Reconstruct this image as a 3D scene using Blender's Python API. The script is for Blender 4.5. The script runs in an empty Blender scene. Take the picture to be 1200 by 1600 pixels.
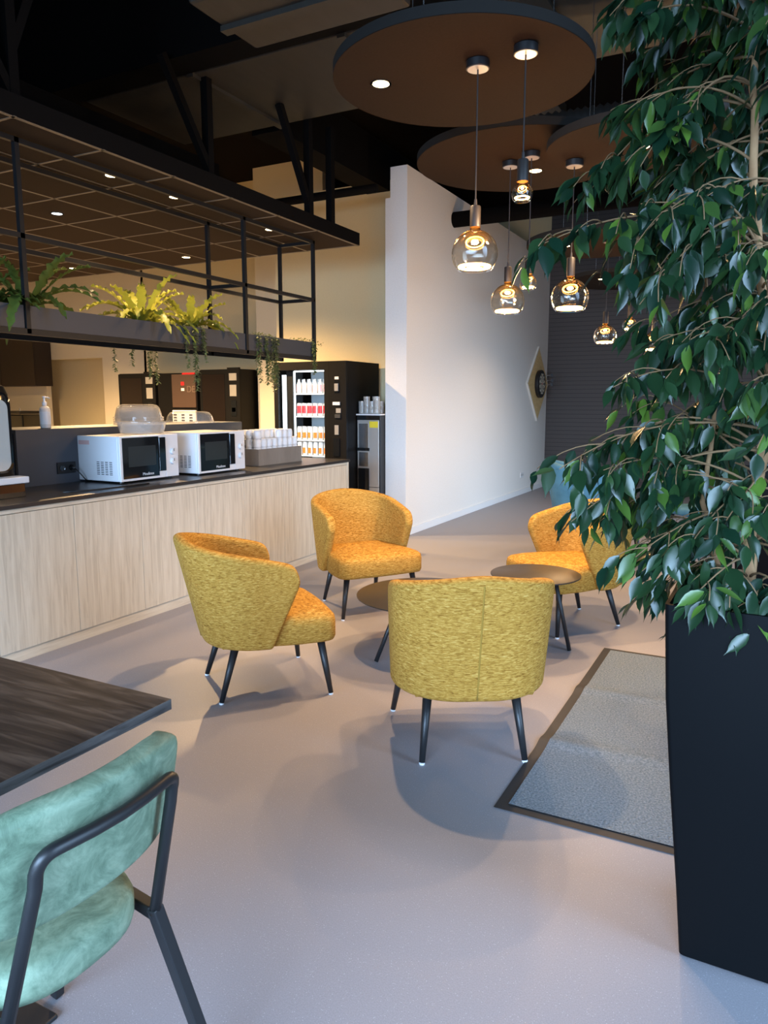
import bpy, math, random
from mathutils import Vector, Matrix
random.seed(7)
C = bpy.context.scene.collection
PI = math.pi
sc = bpy.context.scene

# ------------------------------------------------------------------ camera, world, light, exposure
cam = bpy.data.cameras.new('camera'); cam.sensor_fit = 'VERTICAL'; cam.sensor_height = 32.0
cam.lens = 1155.0 / 1600.0 * 32.0; cam.clip_start = 0.02
co = bpy.data.objects.new('camera', cam); C.objects.link(co)
co.location = (0, 0, 1.5); co.rotation_euler = (math.radians(90 - 8.47), 0, math.radians(27.65))
sc.camera = co
sc.view_settings.view_transform = 'Standard'; sc.view_settings.look = 'None'
sc.view_settings.gamma = 1.0; sc.view_settings.use_curve_mapping = False
sc.view_settings.exposure = 1.0
w = bpy.data.worlds.new('world'); sc.world = w; w.use_nodes = True
bg = w.node_tree.nodes['Background']; bg.inputs[0].default_value = (0.75, 0.87, 1.0, 1); bg.inputs[1].default_value = 0.12

def area(name, loc, target, sx, sy, power, col, spread=PI):
    l = bpy.data.lights.new(name, 'AREA'); l.shape = 'RECTANGLE'; l.size = sx; l.size_y = sy
    l.energy = power; l.color = col; l.spread = spread
    o = bpy.data.objects.new(name, l); C.objects.link(o); o.location = loc
    o.rotation_euler = (Vector(target) - Vector(loc)).to_track_quat('-Z', 'Z').to_euler()
    return o
DAY = (0.44, 0.67, 1.0)
# daylight through the glazed fronts behind and to the right of the camera
area('daylight_rear', (-0.5, -3.85, 1.75), (-0.7, 0.6, 0.0), 8.0, 2.5, 245, DAY, 1.4)
area('daylight_right', (4.85, 1.5, 1.75), (0.0, 1.9, -0.6), 6.0, 2.5, 120, DAY, 1.8)
area('daylight_right_far', (4.85, 9.0, 1.75), (-3.6, 9.0, -2.6), 4.0, 2.0, 66, (0.44, 0.70, 1.0), 1.15)
WARM = (1.0, 0.66, 0.36)
SPOT_W = 105

# ------------------------------------------------------------------ helpers
class MB:
    def __init__(s): s.v = []; s.f = []; s.m = []; s.cur = 0
    def add(s, vs, fs):
        b = len(s.v); s.v += [tuple(p) for p in vs]
        for f in fs: s.f.append([b + i for i in f]); s.m.append(s.cur)
        return s
    def box(s, a, b):
        x0, y0, z0 = [min(p, q) for p, q in zip(a, b)]; x1, y1, z1 = [max(p, q) for p, q in zip(a, b)]
        return s.add([(x0,y0,z0),(x1,y0,z0),(x1,y1,z0),(x0,y1,z0),(x0,y0,z1),(x1,y0,z1),(x1,y1,z1),(x0,y1,z1)],
                     [(0,3,2,1),(4,5,6,7),(0,1,5,4),(1,2,6,5),(2,3,7,6),(3,0,4,7)])
    def loops(s, L, cap0=True, cap1=True):
        n = len(L[0]); vs = [p for l in L for p in l]; fs = []
        for k in range(len(L) - 1):
            for i in range(n):
                j = (i + 1) % n; fs.append((k*n+i, k*n+j, (k+1)*n+j, (k+1)*n+i))
        if cap0: fs.append(tuple(reversed(range(n))))
        if cap1: fs.append(tuple((len(L)-1)*n + i for i in range(n)))
        return s.add(vs, fs)
    def tube(s, pts, r, n=10, sq=False, cap=True):
        pts = [Vector(p) for p in pts]; m = len(pts)
        rs = r if isinstance(r, (list, tuple)) else [r]*m
        t0 = (pts[1]-pts[0]).normalized()
        up = Vector((0,0,1)) if abs(t0.z) < .9 else Vector((0,1,0))
        a = up.cross(t0).normalized(); L = []
        for k in range(m):
            t = (pts[min(k+1,m-1)] - pts[max(k-1,0)]).normalized()
            a = (a - t*a.dot(t)).normalized(); b = t.cross(a)
            off = PI/4 if sq else 0; nn = 4 if sq else n; rr = rs[k]*(1.414 if sq else 1)
            L.append([pts[k] + a*rr*math.cos(off+2*PI*i/nn) + b*rr*math.sin(off+2*PI*i/nn) for i in range(nn)])
        return s.loops(L, cap, cap)
    def lathe(s, prof, n=28, c=(0,0,0), cap0=True, cap1=True):
        return s.loops([[(c[0]+r*math.cos(2*PI*i/n), c[1]+r*math.sin(2*PI*i/n), c[2]+z) for i in range(n)] for r, z in prof], cap0, cap1)
    def grid(s, fn, nu, nv):
        vs = [fn(i/nu, j/nv) for i in range(nu+1) for j in range(nv+1)]
        fs = [(i*(nv+1)+j, (i+1)*(nv+1)+j, (i+1)*(nv+1)+j+1, i*(nv+1)+j+1) for i in range(nu) for j in range(nv)]
        return s.add(vs, fs)
    def xf(s, M):
        s.v = [tuple(M @ Vector(p)) for p in s.v]; return s
    def build(s, name, m, parent=None, smooth=False, bevel=0, sub=0, solid=0, loc=None, seg=2):
        me = bpy.data.meshes.new(name); me.from_pydata(s.v, [], s.f)
        ms = m if isinstance(m, list) else [m]
        for q in ms: me.materials.append(q)
        for p, k in zip(me.polygons, s.m): p.material_index = k
        import bmesh
        bm = bmesh.new(); bm.from_mesh(me); bmesh.ops.recalc_face_normals(bm, faces=bm.faces); bm.to_mesh(me); bm.free()
        if smooth:
            for p in me.polygons: p.use_smooth = True
        o = bpy.data.objects.new(name, me); C.objects.link(o)
        if parent: o.parent = parent
        if loc: o.location = loc
        if solid:
            d = o.modifiers.new('solid', 'SOLIDIFY'); d.thickness = solid; d.offset = 0
        if bevel:
            d = o.modifiers.new('bevel', 'BEVEL'); d.width = bevel; d.segments = seg; d.limit_method = 'ANGLE'; d.angle_limit = 0.6
        if sub:
            d = o.modifiers.new('sub', 'SUBSURF'); d.levels = sub; d.render_levels = sub
        if smooth == 'auto':
            try: me.set_sharp_from_angle(angle=0.7)
            except Exception: pass
        return o

def tag(o, label=None, cat=None, group=None, kind=None):
    if label: o['label'] = label
    if cat: o['category'] = cat
    if group: o['group'] = group
    if kind: o['kind'] = kind
    return o
def thing(name, label, cat, loc=(0,0,0), rz=0, group=None):
    o = bpy.data.objects.new(name, None); o.empty_display_size = .1; C.objects.link(o)
    o.location = loc; o.rotation_euler = (0,0,rz); return tag(o, label, cat, group)
def st(o): o['kind'] = 'structure'; return o
def dup(root, loc, rz=None, label=None):
    def cp(o, par):
        c = o.copy(); C.objects.link(c)
        if par: c.parent = par
        for ch in kids.get(o.name, []): cp(ch, c)
        return c
    kids = {}
    stack = [root]
    while stack:
        q = stack.pop(); kids[q.name] = list(q.children); stack += list(q.children)
    r = cp(root, None); r.location = loc
    if rz is not None: r.rotation_euler = (0,0,rz)
    if label: r['label'] = label
    return r
def text(s, size, name, m, parent, M, depth=.0006):
    cu = bpy.data.curves.new('txt', 'FONT'); cu.body = s; cu.size = size; cu.align_x = 'CENTER'; cu.align_y = 'CENTER'; cu.extrude = depth
    t = bpy.data.objects.new('txt', cu); C.objects.link(t)
    me = bpy.data.meshes.new_from_object(t.evaluated_get(bpy.context.evaluated_depsgraph_get()))
    bpy.data.objects.remove(t); me.transform(M); me.materials.clear(); me.materials.append(m); me.name = name
    o = bpy.data.objects.new(name, me); C.objects.link(o); o.parent = parent; return o
def facing(n, up, org):       # matrix: local x right, y up, z out of the surface
    n = Vector(n).normalized(); u = Vector(up); x = u.cross(n).normalized()
    M = Matrix((x, n.cross(x), n)).transposed().to_4x4(); M.translation = Vector(org); return M

# ------------------------------------------------------------------ materials
def mat(name, col, rough=.6, metal=0, spec=.5, emis=None, es=0, alpha=None):
    m = bpy.data.materials.new(name); m.use_nodes = True; b = m.node_tree.nodes['Principled BSDF']
    b.inputs['Base Color'].default_value = (*col, 1); b.inputs['Roughness'].default_value = rough
    b.inputs['Metallic'].default_value = metal; b.inputs['Specular IOR Level'].default_value = spec
    if emis: b.inputs['Emission Color'].default_value = (*emis, 1); b.inputs['Emission Strength'].default_value = es
    return m
def nodes(m): return m.node_tree.nodes, m.node_tree.links, m.node_tree.nodes['Principled BSDF']
def ramp(nt, stops):
    r = nt.new('ShaderNodeValToRGB'); e = r.color_ramp.elements
    e[0].position = stops[0][0]; e[0].color = (*stops[0][1], 1); e[1].position = stops[-1][0]; e[1].color = (*stops[-1][1], 1)
    for p, c in stops[1:-1]:
        q = e.new(p); q.color = (*c, 1)
    return r
def noisemat(name, scale, stops, rough=.7, nscale=1.0, detail=4, bump=0, dist=.01, coord='Object', spec=.5, distort=0, nrough=.6):
    m = mat(name, stops[0][1], rough, spec=spec); n, l, b = nodes(m)
    tc = n.new('ShaderNodeTexCoord'); mp = n.new('ShaderNodeMapping'); mp.inputs['Scale'].default_value = scale
    nz = n.new('ShaderNodeTexNoise'); nz.inputs['Scale'].default_value = nscale; nz.inputs['Detail'].default_value = detail
    nz.inputs['Distortion'].default_value = distort; nz.inputs['Roughness'].default_value = nrough
    r = ramp(n, stops)
    l.new(tc.outputs[coord], mp.inputs[0]); l.new(mp.outputs[0], nz.inputs['Vector']); l.new(nz.outputs['Fac'], r.inputs[0]); l.new(r.outputs[0], b.inputs['Base Color'])
    if bump:
        bp = n.new('ShaderNodeBump'); bp.inputs['Strength'].default_value = bump; bp.inputs['Distance'].default_value = dist
        l.new(nz.outputs['Fac'], bp.inputs['Height']); l.new(bp.outputs[0], b.inputs['Normal'])
    return m
M = {}
M['black'] = mat('black_metal', (.012,.012,.013), .42)
M['rack'] = mat('charcoal_metal', (.008,.0085,.0095), .5, spec=.3)
M['panel'] = mat('charcoal_panel', (.034,.042,.056), .5)
M['worktop'] = mat('dark_worktop', (.030,.028,.027), .28)
M['chrome'] = mat('steel', (.6,.6,.6), .25, 1)
M['plaster'] = noisemat('white_plaster', (1,1,1), [(.3,(.75,.72,.67)),(.7,(.79,.76,.71))], .75, 60, 2, .03, .002)
M['plaster2'] = noisemat('cream_plaster', (1,1,1), [(.3,(.76,.63,.36)),(.7,(.79,.66,.39))], .75, 60, 2, .03, .002)
M['plaster3'] = noisemat('pale_plaster', (1,1,1), [(.3,(.80,.70,.50)),(.7,(.82,.72,.52))], .75, 60, 2, .03, .002)
M['skirt'] = mat('white_skirting', (.78,.78,.77), .45)
M['oak'] = noisemat('pale_oak', (14,14,.9), [(.25,(.42,.365,.275)),(.5,(.58,.52,.41)),(.75,(.66,.605,.49))], .5, 3.0, 6, .04, .002, distort=.6)
M['oakh'] = noisemat('pale_oak_rail', (14,.9,14), [(.25,(.46,.40,.305)),(.5,(.59,.53,.42)),(.75,(.66,.605,.49))], .5, 3.0, 6, distort=.6)
M['walnut'] = noisemat('dark_walnut', (1.6,16,16), [(.30,(.012,.007,.005)),(.5,(.045,.027,.018)),(.68,(.11,.070,.047))], .5, 1.6, 7, .05, .002, distort=1.6)
M['walnut_edge'] = noisemat('walnut_edge', (30,2,30), [(.3,(.022,.019,.018)),(.7,(.11,.10,.095))], .45, 2.2, 5, distort=.8)
M['yellow'] = noisemat('mustard_chenille', (44,44,210), [(.30,(.20,.085,.009)),(.47,(.365,.185,.028)),(.60,(.47,.26,.052)),(.75,(.58,.375,.11))], .85, 1.0, 3, .5, .004, spec=.2, distort=.7)
M['seam'] = mat('mustard_seam', (.30,.17,.02), .9)
M['teal'] = noisemat('teal_velvet', (1,1,1), [(.3,(.025,.115,.19)),(.7,(.05,.18,.28))], .75, 9, 4, .1, .003)
M['green'] = noisemat('sea_green_velvet', (1,1,1), [(.32,(.085,.135,.085)),(.46,(.150,.225,.145)),(.56,(.215,.30,.20)),(.72,(.32,.41,.285))], .65, 13, 9, .12, .003, distort=.7, nrough=.74)
M['disc'] = noisemat('brown_acoustic_felt', (1,1,1), [(.3,(.017,.0112,.0078)),(.7,(.021,.014,.0098))], .95, 90, 2, .1, .002, spec=.1)
M['discedge'] = mat('grey_felt_edge', (.024,.022,.020), .95, spec=.1)
M['tile'] = noisemat('brown_ceiling_tile', (1,1,1), [(.3,(.034,.023,.014)),(.7,(.040,.028,.018))], .95, 120, 2, spec=.1)
M['tgrid'] = mat('ceiling_grid', (.16,.125,.085), .5)
M['dark'] = mat('dark_ceiling_paint', (.005,.004,.0035), .9, spec=.05)
M['steelbeam'] = mat('black_painted_steel', (.003,.0028,.0028), .8, spec=.1)
M['duct'] = noisemat('galvanised_duct', (6,1,1), [(.3,(.030,.027,.021)),(.7,(.038,.034,.027))], .55, 2.5, 3)
M['flex'] = mat('flexible_duct', (.03,.027,.024), .5, .4)
M['white'] = mat('white_plastic', (.74,.75,.76), .3)
M['whitecup'] = mat('white_porcelain', (.80,.81,.82), .2)
M['boxgrey'] = noisemat('taupe_card', (3,3,1), [(.3,(.20,.17,.14)),(.7,(.25,.215,.18))], .6, 3, 3)
M['glossblack'] = mat('gloss_black_glass', (.008,.009,.010), .06, spec=.8)
M['vend'] = mat('vending_black', (.004,.004,.0042), .55, spec=.14)
M['vendside'] = mat('vending_side', (.003,.0028,.0028), .6, spec=.12)
M['brownglass'] = mat('brown_glass', (.012,.008,.0065), .08, spec=.6)
M['silver'] = mat('silver_plastic', (.50,.49,.46), .32, .5)
M['yellowlabel'] = mat('yellow_label', (.80,.62,.03), .5)
M['pinklabel'] = mat('faded_pink_sticker', (.70,.45,.42), .6)
M['red'] = mat('red_can', (.62,.02,.025), .3)
M['orange'] = mat('orange_print', (.75,.20,.01), .35)
M['can'] = mat('white_can', (.80,.80,.80), .3)
M['pink'] = mat('pale_pink_bottle', (.80,.42,.45), .3)
M['led'] = mat('white_led', (1,1,1), .5, emis=(.85,.93,1.0), es=2.2)
M['warmled'] = mat('warm_lens', (1,.9,.7), .5, emis=(1,.72,.36), es=9)
M['ring'] = mat('glowing_filament', (1,.6,.2), .5, emis=(1.0,.50,.14), es=16)
M['ring_reflection'] = mat('filament_reflection', (1,.6,.2), .5, emis=(1.0,.55,.06), es=3.5)  # glow colour imitating the bottom filament's reflection
M['socketgrey'] = mat('taupe_lamp_socket', (.024,.019,.017), .5)
M['leafstem'] = mat('twig_brown', (.20,.115,.05), .8)
M['bark'] = noisemat('ficus_bark', (20,20,6), [(.3,(.26,.13,.055)),(.7,(.42,.25,.12))], .85, 1.5, 4, .3, .004)
M['planter'] = mat('satin_black_planter', (.002,.0024,.003), .5, spec=.10)
M['matpile'] = noisemat('grey_mat_pile', (1,1,1), [(.3,(.095,.120,.142)),(.5,(.165,.198,.225)),(.7,(.25,.285,.315))], .95, 120, 3, 1.0, .012, spec=.1)
M['rubber'] = mat('black_rubber', (.022,.020,.020), .7)
M['darkwall'] = mat('dark_slatted_wall', (.04,.034,.03), .7)
M['clear'] = None

def leafmat(name, a, b_, c, rough=.32):
    m = mat(name, a, rough, spec=.5); n, l, b = nodes(m)
    g = n.new('ShaderNodeNewGeometry'); r = ramp(n, [(0,a),(.55,b_),(.86,b_),(1,c)])
    l.new(g.outputs['Random Per Island'], r.inputs[0]); l.new(r.outputs[0], b.inputs['Base Color'])
    t = n.new('ShaderNodeBsdfTranslucent'); mx = n.new('ShaderNodeMixShader'); mx.inputs[0].default_value = .22
    l.new(r.outputs[0], t.inputs[0]); l.new(b.outputs[0], mx.inputs[1]); l.new(t.outputs[0], mx.inputs[2])
    l.new(mx.outputs[0], n['Material Output'].inputs[0]); return m
M['leaf'] = leafmat('ficus_leaf', (.006,.026,.014), (.018,.050,.018), (.11,.22,.03), .28)
M['fern'] = leafmat('spotlit_fern_frond', (.20,.23,.025), (.36,.37,.045), (.48,.46,.09), .45)  # yellow of the warm spotlight is put into the frond colour
M['ferndark'] = leafmat('dark_fern_frond', (.05,.09,.018), (.12,.17,.03), (.24,.28,.05), .45)
M['vine'] = leafmat('vine_leaf', (.08,.11,.035), (.19,.22,.07), (.32,.34,.12), .5)
M['mulch'] = leafmat('dry_leaf', (.20,.13,.07), (.50,.42,.30), (.72,.68,.55), .7)

def glassmat(name, tint_top, tint_bot, gloss=.9, base=0.04, milk=0):
    m = bpy.data.materials.new(name); m.use_nodes = True; n, l = m.node_tree.nodes, m.node_tree.links
    n.remove(n['Principled BSDF']); tr = n.new('ShaderNodeBsdfTransparent'); gl = n.new('ShaderNodeBsdfGlossy'); gl.inputs['Roughness'].default_value = .03
    gl.inputs['Color'].default_value = (gloss, gloss, gloss, 1)
    tc = n.new('ShaderNodeTexCoord'); sp = n.new('ShaderNodeSeparateXYZ'); r = ramp(n, [(0,tint_bot),(.55,tint_bot),(1,tint_top)])
    l.new(tc.outputs['Generated'], sp.inputs[0]); l.new(sp.outputs['Z'], r.inputs[0]); l.new(r.outputs[0], tr.inputs[0])
    lw = n.new('ShaderNodeLayerWeight'); lw.inputs[0].default_value = .5
    pw = n.new('ShaderNodeMath'); pw.operation = 'POWER'; pw.inputs[1].default_value = 3.5; l.new(lw.outputs['Facing'], pw.inputs[0])
    ad = n.new('ShaderNodeMath'); ad.operation = 'ADD'; ad.inputs[1].default_value = base; ad.use_clamp = True
    mx = n.new('ShaderNodeMixShader'); l.new(pw.outputs[0], ad.inputs[0]); l.new(ad.outputs[0], mx.inputs[0]); l.new(tr.outputs[0], mx.inputs[1]); l.new(gl.outputs[0], mx.inputs[2])
    out = mx
    if milk:
        df = n.new('ShaderNodeBsdfDiffuse'); df.inputs[0].default_value = (.9,.89,.86,1); m2 = n.new('ShaderNodeMixShader'); m2.inputs[0].default_value = milk
        l.new(mx.outputs[0], m2.inputs[1]); l.new(df.outputs[0], m2.inputs[2]); out = m2
    l.new(out.outputs[0], n['Material Output'].inputs[0]); return m
M['globe'] = glassmat('amber_globe_glass', (1.0,.55,.14), (1.0,.96,.88), .95, .05)
M['glass'] = glassmat('clear_glass', (.95,.97,.97), (.95,.97,.97), .9, .02)
M['tumbler'] = glassmat('clear_tumbler', (.97,.96,.94), (.97,.96,.94), .9, .05, .14)
M['plastic'] = glassmat('clear_plastic', (.97,.96,.94), (.97,.96,.94), .9, .06, .13)
M['pane'] = glassmat('window_pane', (.97,.98,.98), (.97,.98,.98), .9, 0)

# floor: grey resilient sheet with pale flecks
m = mat('speckled_vinyl', (.3,.28,.28), .42, spec=.35); n, l, b = nodes(m)
tc = n.new('ShaderNodeTexCoord'); nz = n.new('ShaderNodeTexNoise'); nz.inputs['Scale'].default_value = 260; nz.inputs['Detail'].default_value = 2
r1 = ramp(n, [(.35,(.235,.222,.234)),(.65,(.278,.264,.278))]); l.new(tc.outputs['Object'], nz.inputs['Vector']); l.new(nz.outputs['Fac'], r1.inputs[0])
vo = n.new('ShaderNodeTexVoronoi'); vo.inputs['Scale'].default_value = 100; l.new(tc.outputs['Object'], vo.inputs['Vector'])
r2 = ramp(n, [(.10,(1,1,1)),(.14,(0,0,0))]); l.new(vo.outputs['Distance'], r2.inputs[0])
mx = n.new('ShaderNodeMixRGB'); l.new(r2.outputs[0], mx.inputs[0]); l.new(r1.outputs[0], mx.inputs[1]); mx.inputs[2].default_value = (.40,.39,.41,1)
l.new(mx.outputs[0], b.inputs['Base Color']); M['floor'] = m
# dark wall: fine horizontal courses
n, l, b = nodes(M['darkwall']); tc = n.new('ShaderNodeTexCoord'); sp = n.new('ShaderNodeSeparateXYZ'); wv = n.new('ShaderNodeMath'); wv.operation = 'MULTIPLY'; wv.inputs[1].default_value = 14
fr = n.new('ShaderNodeMath'); fr.operation = 'FRACT'; r1 = ramp(n, [(.06,(.018,.015,.014)),(.12,(.062,.052,.047))])
l.new(tc.outputs['Object'], sp.inputs[0]); l.new(sp.outputs['Z'], wv.inputs[0]); l.new(wv.outputs[0], fr.inputs[0]); l.new(fr.outputs[0], r1.inputs[0]); l.new(r1.outputs[0], b.inputs['Base Color'])

# ------------------------------------------------------------------ room shell
st(MB().box((-13,-4.2,-.1),(5.2,13.3,0)).build('floor', M['floor']))
st(MB().box((-13,-4.2,4.7),(5.2,13.3,4.8)).build('ceiling', M['dark']))
WX = -3.6
st(MB().box((WX-.2,7.4,0),(WX,13.06,3.97)).box((WX-.26,7.4,0),(WX-.2,13.06,3.66)).build('wall_partition', M['plaster']))
st(MB().box((WX,7.38,0),(WX+.014,13.06,.085)).box((WX-.26,7.386,0),(WX+.014,7.4,.085)).build('baseboard_partition', M['skirt'], bevel=.003))
st(MB().box((WX,13.06,0),(5.2,13.26,4.7)).build('wall_far', M['darkwall']))
st(MB().box((WX,13.04,0),(5.0,13.06,.10)).build('baseboard_far', M['black']))
st(MB().box((-5.68,7.9,0),(WX-.26,8.1,4.0)).build('wall_behind_vending', M['plaster2']))
st(MB().box((-6.64,8.75,0),(-5.5,8.95,4.7)).build('wall_recess', M['plaster3']))
st(MB().box((-9.3,9.2,0),(-6.6,9.4,4.7)).build('wall_kitchen_back', M['plaster2']))
# wall with a plain doorway opening on the left of the kitchen
st(MB().box((-13,9.2,0),(-11.73,9.3,4.7)).box((-11.73,9.2,2.25),(-10.27,9.3,4.7)).box((-10.27,9.2,0),(-9.25,9.3,4.7)).build('wall_kitchen_left', M['plaster3']))
st(MB().box((-13,9.62,0),(-9.3,9.7,2.6)).build('wall_corridor', M['plaster2']))
st(MB().box((-13.1,-4.2,0),(-13,13.3,4.7)).build('wall_left', M['plaster2']))
st(MB().box((-13,13.2,0),(WX,13.3,4.7)).build('wall_kitchen_far', M['plaster2']))
# glazed fronts (rear and right)
def glazing(name, n_, a, b_, axis, k):
    f = MB(); p = MB()
    for i in range(n_+1):
        t = a + (b_-a)*i/n_
        q = ((t-.04, k-.05, 0), (t+.04, k+.05, 3.2)) if axis == 'x' else ((k-.05, t-.04, 0), (k+.05, t+.04, 3.2))
        f.box(*q)
    for z0, z1 in ((0,.10),(3.1,3.2)):
        f.box((a,k-.05,z0),(b_,k+.05,z1)) if axis == 'x' else f.box((k-.05,a,z0),(k+.05,b_,z1))
    p.box((a,k-.004,.1),(b_,k+.004,3.1)) if axis == 'x' else p.box((k-.004,a,.1),(k+.004,b_,3.1))
    o = st(f.build(name, M['black'])); p.build('pane', M['pane'], o)
glazing('window_1', 7, -5.0, 5.0, 'x', -4.1); glazing('window_2', 10, -4.0, 13.0, 'y', 5.1)
st(MB().box((-13,-4.2,0),(-5.0,-4.0,4.7)).box((-5,-4.2,3.2),(5.2,-4.0,4.7)).build('wall_rear', M['plaster']))
st(MB().box((5.0,-4.0,3.2),(5.2,13.3,4.7)).build('wall_right', M['plaster']))

# ------------------------------------------------------------------ entrance mat
t = thing('door_mat', 'grey pile entrance mat with black rubber border on the floor beside the planter', 'mat', (-.83,2.465,0))
def ridge(x, y): return .004 + .012*math.exp(-((y-.62-.05*x)/.05)**2)*max(0,1-x/.75) + .011*math.exp(-((y-1.30-.02*x)/.05)**2)*max(0,1-x/.85)
def sheet(x0, x1, y0, y1, dz):
    return MB().grid(lambda u, v: (x0+(x1-x0)*u, y0+(y1-y0)*v, ridge(max(0,x0+(x1-x0)*u), y0+(y1-y0)*v)+dz), 30, 110)
sheet(0,1.15,0,2.04,0).build('rubber_backing', M['rubber'], t, True)
sheet(.045,1.105,.04,2.0,.0045).build('pile', M['matpile'], t, True)

# ------------------------------------------------------------------ lounge chairs
def rr(p, W, R, D, yf):   # half path, p in [0,1] from the back centre round to the side front
    a = W - R; arc = PI*R/2; bl = yf + D - R; L = a + arc + bl; d = p*L
    if d < a: return d, -D
    if d < a + arc:
        th = (d-a)/R; return a + R*math.sin(th), -D + R*(1-math.cos(th))
    return W, -D + R + (d-a-arc)
def lerp(a, b, t): return a + (b-a)*t
def smooth(a, b, t): t = max(0, min(1, (t-a)/(b-a))); return t*t*(3-2*t)
def shell_mb(top, arm, D1=.42, W1=.310):
    mb = MB(); nu, nv = 36, 12; z0 = .285
    def pt(u, v):
        s = 2*u-1; q = abs(s)
        zt = lerp(top, arm, q**1.45) - .10*smooth(.90, 1.02, q)**2
        z = z0 + (zt-z0)*v; h = (z-z0)/(top-z0)
        W = lerp(.306, W1, min(1, h*1.8)); R = lerp(.25, .23, h); D = lerp(.295, D1, h)
        yf = lerp(-.03, .14, min(1, (z-z0)/.36))
        x, y = rr(q, W, R, D, yf)
        return (math.copysign(x, s), y, z)
    return mb.grid(pt, nu, nv)
def seat_mb():
    def outline(ins, z):
        pts = []
        F, B = .315-ins, -.27+ins
        def hw(y): return lerp(.25, .325, smooth(-.3, .16, y)) - ins
        r = .07
        ys = [B + (F-r-B)*i/8 for i in range(9)]
        right = [(hw(y), y) for y in ys] + [(hw(F)-r+r*math.cos(a), F-r+r*math.sin(a)) for a in (PI/8, PI/4, 3*PI/8)]
        front = [(hw(F)-r - (2*(hw(F)-r))*i/6, F + .012*math.sin(PI*i/6)) for i in range(7)]
        left = [(-x, y) for x, y in reversed(right)]
        return [(x, y, z) for x, y in right+front+left]
    return MB().loops([outline(.03,.287), outline(.006,.292), outline(0,.31), outline(0,.39), outline(.004,.415), outline(.018,.430), outline(.06,.444), outline(.15,.452), outline(.21,.454)])
def lounge_chair(label, fabric, top=.838, arm=.69):
    t = thing('lounge_chair', label, 'armchair', group='mustard lounge chairs round the two low tables' if fabric is M['yellow'] else None)
    seat_mb().build('seat', fabric, t, True)
    sh = shell_mb(top, arm).build('shell_back', fabric, t, True, solid=.062, sub=2)
    pts = []
    for k in range(12):
        z = .30 + (top-.035-.30)*k/11; h = (z-.285)/(top-.285); pts.append((0, -lerp(.295,.42,h)-.0315, z))
    MB().tube(pts, .0035, 6).build('back_seam', M['seam'] if fabric is M['yellow'] else fabric, sh, True)
    for sx, sy in ((-1,-1),(1,-1),(-1,1),(1,1)):
        fx, fy = (.2175 if sy < 0 else .305)*sx, .274*sy
        tx, ty = (.185 if sy < 0 else .255)*sx, (-.185 if sy < 0 else .235)
        lg = MB().tube([(tx,ty,.295),(fx,fy,.008)], [.0215,.0125], 16).build('leg', M['black'], t, True)
        MB().lathe([(.012,0),(.0125,.004),(.0125,.009)], 14, (fx,fy,0)).build('foot_glide', M['white'], lg)
    return t
CH = [lounge_chair('mustard lounge chair seen from behind, nearest of the four', M['yellow'])]
CH[0].location = (-1.159,2.994,0); CH[0].rotation_euler = (0,0,math.atan2(.863,-.507)-PI/2)
def along(x, y, deg): return (x, y, 0), math.radians(deg)-PI/2
p, a = along(-2.35,3.095, 50.3); dup(CH[0], p, a, 'mustard lounge chair nearest the oak counter doors and dark table corner, seen from its side')
ang = -35.3; f = (math.cos(math.radians(ang)), math.sin(math.radians(ang)))
p, a = along((-2.95-2.70)/2+.274*f[0], (4.651+5.006)/2+.274*f[1], ang); dup(CH[0], p, a, 'mustard lounge chair facing us, in front of the end of the oak counter')
ang = -131; f = (math.cos(math.radians(ang)), math.sin(math.radians(ang)))
p, a = along((-1.181-.832)/2+.274*f[0], (5.319+5.024)/2+.274*f[1], ang); dup(CH[0], p, a, 'mustard lounge chair on the right, partly behind hanging ficus leaves')

# low round tables
def low_table(label, x, y, h, r, a0):
    t = thing('side_table', label, 'table', (x,y,0), group='round dark side tables between the lounge chairs')
    MB().lathe([(r-.004,h-.010),(r,h-.007),(r,h-.002),(r-.003,h)], 64).build('tabletop', TT, t, 'auto')
    for k in range(3):
        a = a0 + k*2*PI/3
        MB().tube([(r*.42*math.cos(a), r*.42*math.sin(a), h-.01),(r*.80*math.cos(a), r*.80*math.sin(a), .004)], .0125, 14).build('leg', M['black'], t, True)
TT = mat('bronze_tabletop', (.030,.022,.015), .42)
low_table('lower, wider round side table with dark top, left of the nearest mustard chair', -1.763,3.908,.37,.415, math.atan2(3.609-3.908,-1.983+1.763))
low_table('higher, smaller round side table with dark top, in front of the right mustard chair', -1.22,4.31,.47,.27, math.atan2(4.359-4.31,-1.008+1.22))

# ------------------------------------------------------------------ dining table and green chair, front left
t = thing('dining_table', 'dark walnut rectangular table with thick edge in the lower left corner', 'table', (-1.9,.55,0))
tb = MB(); tb.box((-.70,-.75,.722),(.585,.79,.75)); tb.m = [1,0,1,1,1,1]
tb.build('tabletop', [M['walnut'], M['walnut_edge']], t, bevel=.0015)
MB().box((-.08,-.08,.02),(.08,.08,.722)).build('pedestal', M['black'], t, bevel=.004)
MB().box((-.50,.02,0),(.44,.51,.012)).build('base_plate', M['black'], t, bevel=.004)
t = thing('dining_chair', 'sea green velvet chair with black tube frame, tucked at the walnut table', 'chair', (-1.16,.88,0), PI/2)
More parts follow.
